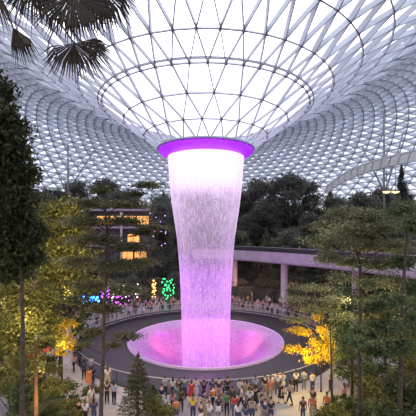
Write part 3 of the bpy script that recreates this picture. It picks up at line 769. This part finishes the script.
fan(P(96,-16,6.5), P(106,30,6.4), 80, 1.0, 44, split=.66)
fan(P(36,-20,6.3), P(14,20,6.3), 72, .90, 40, split=.55)
fan(P(74,43,6.2), P(90,74,6.0), 84, .84, 42, split=.6)
fan(P(80,41,6.1), P(116,56,6.0), 30, .66, 18, split=.7)
fan(P(13,27,5.8), P(31,60,5.8), 27, .70, 20, split=.62)
fan(P(-6,-14,5.6), P(-20,12,5.6), 60, .8, 26)

# ------------------------------------------------------------------ string lights and red blooms
def string(name, pts, col, s, label, r_=.10):
    o = tag(empty(name, pts[0]), label, 'lights')
    b = MB(); b.tube([Vector(p)-Vector(pts[0]) for p in pts], .012, 4, False); b.build('cable', M['darksteel'], o)
    mt = emis('bulb_'+name, col, s)
    me = MB(); me.ellipsoid((0,0,0),(r_,r_,r_),8,6); me = me.mesh('bulb', mt)
    for p in pts: q = link('bulb', me, o); q.location = Vector(p)-Vector(pts[0])
random.seed(12)
def cloud(px, py, rx, ry, Y, n): return [P(px+random.uniform(-rx,rx), py+random.uniform(-ry,ry), Y+random.uniform(-.6,.6)) for _ in range(n)]
string('blue_lights', sorted(cloud(90,300,9,3,38,26), key=lambda p:p.x), (.03,.2,1), 9, 'string of blue lights above the far left crowd', .13)
string('purple_lights', sorted(cloud(105,290,4,8,44,26), key=lambda p:p.z), (.45,.06,.9), 4, 'column of purple lights beside the blue ones', .13)
string('violet_lights', sorted(cloud(122,300,18,6,58,24), key=lambda p:p.x), (.6,.12,.75), 3, 'loose string of violet lights above the crowd', .11)
string('white_lights', sorted(cloud(118,292,26,8,58,20), key=lambda p:p.x), (1,.8,.75), 4, 'sparse string of warm white lights above the crowd', .10)
string('green_lights', sorted(cloud(168,288,6,11,60,40), key=lambda p:p.z), (.05,.9,.25), 2.2, 'green string lights wound up a tree beside the waterfall', .12)
string('amber_lights', sorted(cloud(154,290,2,10,60,22), key=lambda p:p.z), (1,.42,.12), 3, 'amber string lights left of the green ones', .12)
string('warm_lights', sorted(cloud(255,299,18,4,63,30), key=lambda p:p.x), (1,.35,.12), 2.2, 'warm string lights under the bridge', .12)
string('lilac_lights', sorted(cloud(158,228,9,18,66,16), key=lambda p:p.z), (.6,.3,.9), 2.5, 'lilac lights strung up beside the lit building', .10)
for i,(x,y,s) in enumerate(((47,350,1),(31,356,.9))):
    p=P(x,y,18.4); o=tag(empty('red_bloom',p),['red flower head right of the warm lit trunk','red flower head left of the warm lit trunk'][i],'flower')
    b=MB()
    for k in range(14):
        a=2*PI*k/14; e=random.uniform(-.4,1.0); d=Vector((math.cos(a)*math.cos(e),math.sin(a)*math.cos(e),math.sin(e)))*.2*s; w_=d.cross(Vector((0,0,1))).normalized()*.06
        b.add([(0,0,0),d*.6+w_,d,d*.6-w_],[(0,1,2,3)])
    b.build('petals',plain('red_petal%d'%i,(.55,.03,.04),.5),o)
    q=P(36.5,y+14,18.95)-p; b=MB(); b.tube([(0,0,-.02),q*.5+Vector((0,0,-.12)),q],[.015,.018,.02],5); b.build('stalk',M['barkwarm'],o)

# ------------------------------------------------------------------ people
def skin_mesh(name, joints, edges, root=0, sub=1):
    me = bpy.data.meshes.new(name); keys = list(joints); idx = {k:i for i,k in enumerate(keys)}
    me.from_pydata([joints[k][0] for k in keys], [(idx[a],idx[b]) for a,b in edges], [])
    o = bpy.data.objects.new(name, me); C.objects.link(o)
    md = o.modifiers.new('s','SKIN'); md.use_smooth_shade = True
    if not me.skin_vertices: me.skin_vertices.new()
    for k in keys:
        sv = me.skin_vertices[0].data[idx[k]]; r_ = joints[k][1]; sv.radius = r_ if hasattr(r_,'__len__') else (r_,r_)
        sv.use_root = (idx[k]==root)
    s2 = o.modifiers.new('u','SUBSURF'); s2.levels = sub; s2.render_levels = sub
    dgp = bpy.context.evaluated_depsgraph_get(); ev = o.evaluated_get(dgp); nm = bpy.data.meshes.new_from_object(ev)
    nm.name = name; bpy.data.objects.remove(o); bpy.data.meshes.remove(me); return nm
def pose(arm_l, arm_r, leg_l=0.0, leg_r=0.0):
    """arms: (elbow, wrist) offsets from the shoulder; legs: fore-aft swing. Faces +Y."""
    J = {'pelvis':((0,0,.94),(.155,.11)),'waist':((0,.01,1.12),(.135,.095)),'chest':((0,0,1.34),(.165,.105)),'neck':((0,0,1.46),.055),
         'head0':((0,.012,1.55),(.072,.085)),'head1':((0,.01,1.64),(.078,.095)),'head2':((0,0,1.715),(.055,.065))}
    for s,nm,arm,sw in ((-1,'l',arm_l,leg_l),(1,'r',arm_r,leg_r)):
        sh = Vector((s*.185,0,1.39)); el = sh+Vector((s*arm[0][0],arm[0][1],arm[0][2])); wr = el+Vector((s*arm[1][0],arm[1][1],arm[1][2])); hd = wr+(wr-el).normalized()*.08
        J['sh'+nm]=(tuple(sh),.056); J['el'+nm]=(tuple(el),.042); J['wr'+nm]=(tuple(wr),.028); J['hd'+nm]=(tuple(hd),(.04,.022))
        J['hip'+nm]=((s*.085,0,.87),.09); J['kn'+nm]=((s*.095,sw*.45+.02,.49),.058); J['an'+nm]=((s*.10,sw*.95-.01 if sw>0 else sw*.85-.02,.085+max(0,-sw)*.2),.038); 
        a=J['an'+nm][0]; J['toe'+nm]=((a[0]+s*.01,a[1]+.15,.045+max(0,-sw)*.05),(.042,.03))
    E=[('pelvis','waist'),('waist','chest'),('chest','neck'),('neck','head0'),('head0','head1'),('head1','head2')]
    for nm in 'lr': E+=[('chest','sh'+nm),('sh'+nm,'el'+nm),('el'+nm,'wr'+nm),('wr'+nm,'hd'+nm),('pelvis','hip'+nm),('hip'+nm,'kn'+nm),('kn'+nm,'an'+nm),('an'+nm,'toe'+nm)]
    return J,E
def add_extras(me, J):
    b = MB()
    b.ellipsoid((0,.112,1.61),(.014,.02,.026),6,5)                  # nose
    for s in (-1,1): b.ellipsoid((s*.083,0,1.61),(.012,.025,.034),6,5); b.ellipsoid((s*.033,.094,1.64),(.013,.01,.009),6,5)
    b.ellipsoid((0,.098,1.56),(.026,.009,.008),6,5)
    for s,nm in ((-1,'l'),(1,'r')):
        w=Vector(J['wr'+nm][0]); h=Vector(J['hd'+nm][0]); d=(h-w).normalized(); sd=d.cross(Vector((s,0,.01))); sd = sd.normalized() if sd.length>.1 else Vector((0,1,0)); cu=d.cross(sd).normalized()
        for k,(ofs,L) in enumerate(((-.026,.075),(-.009,.088),(.009,.083),(.026,.064))):
            a=h+sd*ofs-d*.01; b.tube([a,a+d*L*.5+cu*.006,a+d*L+cu*.025],[.010,.009,.006],5)
        a=w+d*.035+sd*-.03; b.tube([a,a+d*.035-sd*.03,a+d*.07-sd*.035+cu*.015],[.012,.010,.007],5)
    V=[v.co[:] for v in me.vertices]; Fs=[tuple(p.vertices) for p in me.polygons]; o=len(V)
    V+=b.v; Fs+=[tuple(i+o for i in f) for f in b.f]
    n=bpy.data.meshes.new('body'); n.from_pydata(V,[],Fs); n.polygons.foreach_set('use_smooth',[True]*len(Fs)); return n
def sub(J,keys,E,sc,over={}):
    K={k:(J[k][0],tuple(x*sc for x in J[k][1]) if hasattr(J[k][1],'__len__') else J[k][1]*sc) for k in keys}; K.update(over)
    return K,[e for e in E if e[0] in K and e[1] in K]
def lerp3(a,b,t): return tuple(a[i]+(b[i]-a[i])*t for i in range(3))
def make_kit(J,E):
    body=add_extras(skin_mesh('body',J,E),J)
    ks=['waist','pelvis','chest','shl','shr']; K,_=sub(J,ks,E,1.14)
    K['neck']=((0,0,1.43),.075); K['pelvis']=((0,0,.95),(.175,.13))
    e2=[('pelvis','waist'),('waist','chest'),('chest','neck'),('chest','shl'),('chest','shr')]
    for nm in 'lr': K['m'+nm]=(lerp3(J['sh'+nm][0],J['el'+nm][0],.8),.056); e2.append(('sh'+nm,'m'+nm))
    shirt=skin_mesh('shirt',K,e2,1)
    K={'pelvis':((0,0,.95),(.165,.122)),'top':((0,0,1.03),(.15,.115))}; e3=[('top','pelvis')]
    S={'pelvis':K['pelvis'],'top':K['top']}; e4=[('top','pelvis')]
    for nm in 'lr':
        K['h'+nm]=(J['hip'+nm][0],.104); K['k'+nm]=(J['kn'+nm][0],.073); K['a'+nm]=(lerp3(J['kn'+nm][0],J['an'+nm][0],.93),.058); e3+=[('pelvis','h'+nm),('h'+nm,'k'+nm),('k'+nm,'a'+nm)]
        S['h'+nm]=(J['hip'+nm][0],.108); S['k'+nm]=(lerp3(J['hip'+nm][0],J['kn'+nm][0],.85),.085); e4+=[('pelvis','h'+nm),('h'+nm,'k'+nm)]
    tro=skin_mesh('trousers',K,e3,0); sho=skin_mesh('shorts',S,e4,0)
    def skirt(prof):
        b=MB(); n=18; vs=[]
        for z,rx,ry in prof:
            for j in range(n):
                a=2*PI*j/n; f=1+.05*math.sin(a*6)*max(0,(1.0-z)); vs.append((rx*math.cos(a)*f,ry*math.sin(a)*f,z))
        b.add(vs,[(i*n+j,i*n+(j+1)%n,(i+1)*n+(j+1)%n,(i+1)*n+j) for i in range(len(prof)-1) for j in range(n)]); me=b.mesh('skirt',[],True); return me
    me_sk=skirt([(1.04,.15,.115),(.94,.185,.145),(.75,.22,.19),(.52,.26,.25)])
    shoes=MB()
    for nm in 'lr':
        t=J['toe'+nm][0]; a=J['an'+nm][0]; shoes.ellipsoid(((t[0]+a[0])/2,(t[1]+a[1])/2+.01,max(.045,a[2]-.045)),(.05,.14,.05),10,6)
    shoes=shoes.mesh('shoes',[],True)
    h=MB(); h.ellipsoid((0,-.02,1.668),(.093,.102,.088),12,8); hs=h.mesh('hair',[],True)
    h=MB(); h.ellipsoid((0,-.02,1.668),(.095,.105,.09),12,8); h.ellipsoid((0,-.075,1.54),(.085,.05,.17),12,8); hl=h.mesh('hair',[],True)
    return dict(body=body,shirt=shirt,trousers=tro,shorts=sho,skirt=me_sk,shoes=shoes,hair=hs,longhair=hl)
AD=((.05,0,-.28),(.02,.06,-.25)); AF=((.04,.05,-.27),(-.05,.22,.02)); AU=((.12,.12,.20),(-.12,.12,.24)); AH=((.16,-.03,-.24),(-.1,.08,-.18))
AP=((.05,.10,-.24),(-.08,.16,.17))
KITS={'standing':make_kit(*pose(AD,AD,.03,-.02)),'arms raised':make_kit(*pose(AU,AU,.02,-.02)),'walking':make_kit(*pose(((.05,.08,-.27),(.02,.12,-.22)),((.05,-.1,-.27),(.02,-.02,-.25)),-.26,.28)),
      'leaning':make_kit(*pose(AF,AF,.05,-.03)),'holding up a phone':make_kit(*pose(AD,AP,.03,0)),'hand on hip':make_kit(*pose(AH,AD,.03,-.03))}
for kt in KITS.values():
    for me in kt.values():
        if not me.materials: me.materials.append(None)
SK=[plain('skin_%d'%i,c,.6,0,.05) for i,c in enumerate(((.55,.33,.23),(.42,.24,.16),(.22,.12,.08),(.62,.42,.32)))]
HR=[plain('hair_%d'%i,c,.5,0,.2) for i,c in enumerate(((.012,.01,.009),(.03,.018,.012),(.08,.045,.02)))]
TOP={n:plain('cloth_'+n.replace(' ','_'),c,.85,0,.12,8) for n,c in {'white':(.62,.61,.62),'black':(.018,.018,.022),'red':(.50,.03,.04),'yellow':(.75,.52,.05),'pale blue':(.28,.38,.54),'navy':(.03,.045,.12),'grey':(.30,.30,.32),'beige':(.40,.32,.24),'green':(.05,.20,.09),'pink':(.55,.25,.29),'orange':(.60,.17,.05),'lilac':(.48,.36,.58),'dark brown':(.07,.04,.03),'teal':(.04,.22,.24)}.items()}
BOT={n:plain('legs_'+n.replace(' ','_'),c,.85,0,.12,8) for n,c in {'black':(.015,.015,.02),'dark denim':(.035,.05,.10),'beige':(.36,.28,.20),'grey':(.16,.16,.18),'white':(.7,.69,.68)}.items()}
SHOE=plain('shoe_leather',(.05,.04,.04),.5)
used=set()
def person(x,y,rz,top,bot,style,ps,where,group=None,s=None,shared=None,simple=False):
    """style: trousers / shorts / skirt / dress"""
    k=KITS[ps]
    def setm(o,m): o.material_slots[0].link='OBJECT'; o.material_slots[0].material=m
    o=link('person',k['body']); setm(o,random.choice(SK)); o.location=(x,y,0.005); o.rotation_euler=(0,0,rz)
    s=s or random.uniform(.93,1.06); o.scale=(s,s,s)
    sh=link('shirt',k['shirt'],o); setm(sh,TOP[top])
    if style in ('trousers','shorts'): lo=link(style,k[style],o); setm(lo,BOT[bot])
    else: lo=link('skirt',k['skirt'],o); setm(lo,TOP[top] if style=='dress' else BOT[bot])
    long=style in('skirt','dress') or random.random()<.25
    hr=link('hair',k['longhair' if long else 'hair'],o); setm(hr,random.choice(HR))
    if not simple: shx=link('shoes',k['shoes'],o); setm(shx,SHOE)
    if shared: tag(o,shared,'person',group); return o
    wear='%s dress,'%top if style=='dress' else '%s top, %s %s,'%(top,bot,style)
    pz={'standing':'standing','arms raised':'arms raised','walking':'walking','leaning':'leaning','holding up a phone':'phone raised','hand on hip':'hand on hip'}[ps]
    lab='person in %s %s %s'%(wear,pz,where)
    tag(o,lab,'person',group); used.add(lab); return o
random.seed(31)
NEAR='at the near railing'
occ=[]
def fg(px,feet,rz,top,bot,style,ps,where,**kw):
    Y=F*CAMZ/(feet-HOR); p=G(px,Y); 
    # never inside the railing
    d=Vector((p.x-CX,p.y-CY)); 
    if d.length<14.95: d=d.normalized()*14.95; p.x,p.y=CX+d.x,CY+d.y
    occ.append((p.x,p.y)); return person(p.x,p.y,rz,top,bot,style,ps,where,**kw)
crowd=[(165,399,.1,'grey','black','trousers','standing'),(173,399,-.1,'white','black','trousers','standing'),(179,400,0,'black','black','trousers','standing'),(184.5,399,.2,'teal','dark denim','trousers','leaning'),
 (191.5,402,0,'red','black','dress','standing'),(196,400,-.3,'white','white','trousers','holding up a phone'),(204,402,.1,'black','black','trousers','arms raised'),(212.5,400,.1,'navy','black','trousers','standing'),
 (219,402,0,'dark brown','beige','shorts','standing'),(227.5,398,0,'black','black','trousers','leaning'),(240,401,-.4,'white','grey','trousers','holding up a phone'),(246.5,402,.5,'beige','beige','skirt','standing'),
 (255.5,397,0,'pale blue','black','trousers','standing'),(265,396,.3,'black','beige','trousers','standing'),(270.5,396,-.2,'white','dark denim','trousers','leaning'),(277.5,395,-.1,'white','grey','trousers','standing'),(283,394,.2,'pale blue','white','shorts','leaning')]
for c in crowd: fg(*c,NEAR)
second=[(173,414,-.3,'pink','black','trousers','standing'),(181,412,.2,'dark brown','black','trousers','hand on hip'),(193,421,.1,'yellow','dark denim','trousers','standing'),(205,415,-.2,'navy','dark denim','trousers','standing'),(213,411,.6,'orange','black','trousers','walking'),(227,416,.2,'green','black','trousers','standing'),(234.5,418,0,'red','dark denim','trousers','standing'),
 (241.5,409,1.5,'lilac','black','trousers','walking'),(250,413,.2,'white','black','shorts','standing'),(255.3,410,0,'black','black','dress','standing'),(270.5,401,2.9,'orange','beige','shorts','standing'),
 (281,404,-1.2,'black','black','dress','walking'),(218.5,420,.3,'black','white','shorts','standing'),(252,423,-.2,'beige','dark denim','trousers','standing'),(265,425,.4,'navy','grey','trousers','standing'),(271,424,-.3,'black','dark denim','shorts','hand on hip'),
 (176,424,.2,'orange','dark denim','shorts','standing'),(238,427,.1,'white','dark denim','skirt','standing')]
for c in second: fg(*c,'in the near crowd')
left=[(89,388,.8,'orange','black','dress','standing'),(93,386,-.3,'black','dark denim','trousers','standing'),(107.5,388,.4,'white','beige','skirt','standing'),(107,404,.2,'dark brown','black','trousers','standing'),(114,405,-.2,'pale blue','black','trousers','standing'),
 (91,411,1.2,'white','beige','trousers','walking'),(84,380,.5,'navy','black','trousers','standing'),(79,424,.1,'black','grey','trousers','hand on hip'),(85,426,-.3,'white','black','shorts','standing'),(94,424,.3,'navy','dark denim','trousers','leaning'),(41,395,.3,'navy','black','trousers','holding up a phone'),(49,392,-.4,'white','grey','trousers','walking'),(74,372,1.0,'pink','black','trousers','walking'),(100,374,.8,'grey','dark denim','trousers','leaning')]
for c in left: fg(*c,'on the left walkway')
right=[(296,392,.3,'white','black','trousers','standing'),(304,390,-.3,'pale blue','grey','trousers','standing'),(312.5,393,.2,'white','dark denim','trousers','standing'),(290,405,1.0,'beige','black','trousers','walking'),(331,392,.5,'grey','black','trousers','standing'),(313,413,-.8,'black','grey','trousers','walking'),
 (344,408,.6,'pink','black','skirt','standing'),(340,420,.3,'beige','beige','trousers','standing'),(327,418,-.3,'orange','dark denim','trousers','standing'),(376,396,.7,'white','dark denim','shorts','standing'),(383,401,-.5,'pale blue','beige','trousers','standing'),(370,392,.4,'black','beige','dress','walking'),(349,386,1.2,'yellow','grey','trousers','standing'),(390,412,.2,'navy','grey','trousers','standing'),(303,422,.1,'dark brown','dark denim','trousers','standing')]
for c in right: fg(*c,'near the right trees')
random.seed(404); tries=0; cnt=0
while cnt<13 and tries<4000:
    tries+=1; px=random.choice([random.uniform(148,292)]*4+[random.uniform(292,345)]); feet=random.uniform(405,432) if px<292 else random.uniform(388,430)
    Y=F*CAMZ/(feet-HOR); p=G(px,Y)
    if math.hypot(p.x-CX,p.y-CY)<15.3 or any((p.x-q[0])**2+(p.y-q[1])**2<.3 for q in occ): continue
    t=random.choices(list(TOP),[3,9,1.0,.3,1.2,4,2.5,1.5,.7,.8,.8,.7,3,.8])[0]; bt=random.choice(list(BOT)); st=random.choices(['trousers','shorts','skirt','dress'],[5,2,1,1])[0]; ps=random.choice(list(KITS))
    wh='in the near crowd' if px<292 else 'near the right trees'
    wear='%s dress,'%t if st=='dress' else '%s top, %s %s,'%(t,bt,st)
    pz={'standing':'standing','arms raised':'arms raised','walking':'walking','leaning':'leaning','holding up a phone':'phone raised','hand on hip':'hand on hip'}[ps]
    if 'person in %s %s %s'%(wear,pz,wh) in used: continue
    cnt+=1; occ.append((p.x,p.y)); person(p.x,p.y,random.gauss(0,.6),t,bt,st,ps,wh)
# far crowd round the pool
ZL={'left':'on the far rim left of the waterfall','behind':'on the far rim behind the waterfall','right':'on the far rim right of the waterfall'}
tops=list(TOP); wts=[4,8,1.2,.6,1.2,3,2.5,1.5,.6,1.2,1,1.0,2.5,.6]
pos=[]; tries=0
random.seed(77)
while len(pos)<190 and tries<20000:
    tries+=1
    a=random.uniform(-12,188)*PI/180; rr=15.0+abs(random.gauss(0,1))*2.6
    if rr>22.3: continue
    x,y=CX+rr*math.cos(a),CY+rr*math.sin(a)
    if y<30: continue
    if math.hypot(x-12.3,y-55.6)<1.3 or math.hypot(x-19.6,y-45.6)<1.3: continue
    px,py=PX((x,y,.8))
    if px<20 or px>372: continue
    if any((x-q[0])**2+(y-q[1])**2<.42 for q in pos) or any((x-q[0])**2+(y-q[1])**2<.5 for q in occ): continue
    pos.append((x,y)); z=zone(px); t=random.choices(tops,wts)[0]; st=random.choices(['trousers','shorts','skirt','dress'],[5,2,1,1])[0]
    face=math.atan2(-(CX-x),(CY-y))+random.gauss(0,.5)
    person(x,y,face,t,random.choice(list(BOT)),st,random.choices(list(KITS),[6,1,1,2,2,1])[0],'','far crowd, %s tops, %s'%(t,ZL[z]),shared='person in %s %s %s'%(t,'dress' if st=='dress' else 'top',ZL[z]),simple=True)

# ------------------------------------------------------------------ lights
def light(typ,name,loc,col,e,size=.5,rot=None,spot=None):
    l=bpy.data.lights.new(name,typ); l.color=col; l.energy=e
    if typ in('POINT','SPOT'): l.shadow_soft_size=size
    if typ=='AREA': l.size=size
    if spot: l.spot_size=math.radians(spot); l.spot_blend=.6
    o=bpy.data.objects.new(name,l); C.objects.link(o); o.location=loc
    if rot is not None:
        o.rotation_euler=(Vector(rot)-Vector(loc)).to_track_quat('-Z','Y').to_euler()
    return o
MAG=(.85,.12,1.0)
light('POINT','oculus_light',(CX,CY,22.6),(.75,.1,1.0),420,.6)
light('POINT','fall_light_low',(CX,CY,1.0),(.66,.06,1.0),340,.8)
light('POINT','fall_light_mid',(CX,CY,7.0),(.66,.13,1.0),520,.8)
light('POINT','fall_light_high',(CX,CY,15),(.90,.55,1.0),300,.8)
light('POINT','fall_light_top',(CX,CY,20.4),(1,.88,1),420,.8)
for a in (35,145,215,325):
    q=(CX+8.0*math.cos(math.radians(a)),CY+8.0*math.sin(math.radians(a)),.6)
    light('SPOT','basin_spot',q,(.74,.05,.95),190,.3,(CX+1.5*math.cos(math.radians(a)),CY+1.5*math.sin(math.radians(a)),-2.5),110)
for sx in (-1,1):
    light('SPOT','basin_glow',(CX+sx*5.0,CY-1,.4),(1,.22,.22),620,.3,(CX+sx*5.2,CY+3.4,-1.6),80)
for p in ((P(318,345,25.6)),(P(306,352,26))): light('POINT','yellow_uplight',p,(1,.72,.12),260,.2)
light('POINT','yellow_uplight',P(62,345,25.8),(1,.75,.15),160,.2)
light('POINT','garden_light',P(52,240,26),(1,.76,.3),560,.5)  # unseen lamps added among the crowns to brighten foliage
light('POINT','garden_light',P(28,318,17),(1,.75,.3),260,.4)
light('POINT','garden_light',P(350,300,24),(1,.85,.5),130,.4)
light('POINT','garden_light',P(14,310,20),(1,.68,.26),420,.4)
light('POINT','garden_light',P(64,292,32),(1,.75,.25),600,.4)
light('POINT','garden_light',P(40,372,21),(1,.66,.22),90,.3)
light('POINT','garden_light',P(332,312,30),(1,.85,.5),300,.4)  # more unseen lamps, added below the right-hand crowns to lift their leaves
light('POINT','garden_light',P(388,314,20),(1,.85,.5),150,.4)
light('POINT','garden_light',P(340,268,22),(1,.9,.6),200,.4)
light('POINT','garden_light',P(382,388,20),(1,.75,.35),60,.4)
light('POINT','garden_light',P(118,296,24),(.9,.85,.8),160,.4)
light('POINT','garden_light',P(20,190,20),(.9,.85,.7),200,.4)
light('POINT','trunk_light',P(42,405,18.3),(1,.5,.18),60,.2)
light('POINT','bridge_glow',(14,57,3.5),(1,.5,.3),90,.5)
light('POINT','bridge_glow',(6,62,3.5),(1,.45,.25),90,.5)

w=bpy.data.worlds.new('World'); bpy.context.scene.world=w; w.use_nodes=True
t=w.node_tree; t.nodes.clear(); wo=t.nodes.new('ShaderNodeOutputWorld'); bg=t.nodes.new('ShaderNodeBackground')
tc=t.nodes.new('ShaderNodeTexCoord'); sp=t.nodes.new('ShaderNodeSeparateXYZ'); t.links.new(tc.outputs['Generated'],sp.inputs[0])
n=node(t,'ShaderNodeTexNoise',Scale=2.0,Detail=4.0); t.links.new(tc.outputs['Generated'],n.inputs['Vector'])
rp=ramp(t,sp.outputs['Z'],[(0.0,(.42,.43,.52)),(.25,(.55,.56,.66)),(.5,(.98,.965,1)),(1,(.97,.97,1))]); t.links.new(rp.outputs[0],bg.inputs[0])
bg.inputs[1].default_value=1.6; t.links.new(bg.outputs[0],wo.inputs[0])

cd=bpy.data.cameras.new('Camera'); cam=bpy.data.objects.new('Camera',cd); C.objects.link(cam)
cam.location=(0,0,CAMZ); cam.rotation_euler=(PI/2,0,0); cd.sensor_width=36; cd.lens=36*F/416; cd.shift_y=(HOR-208)/416; cd.clip_end=500
sc=bpy.context.scene; sc.camera=cam
sc.view_settings.view_transform='Standard'; sc.view_settings.look='None'; sc.view_settings.exposure=0.5
sc.cycles.transparent_max_bounces=24; sc.cycles.max_bounces=8; sc.cycles.use_denoising=True
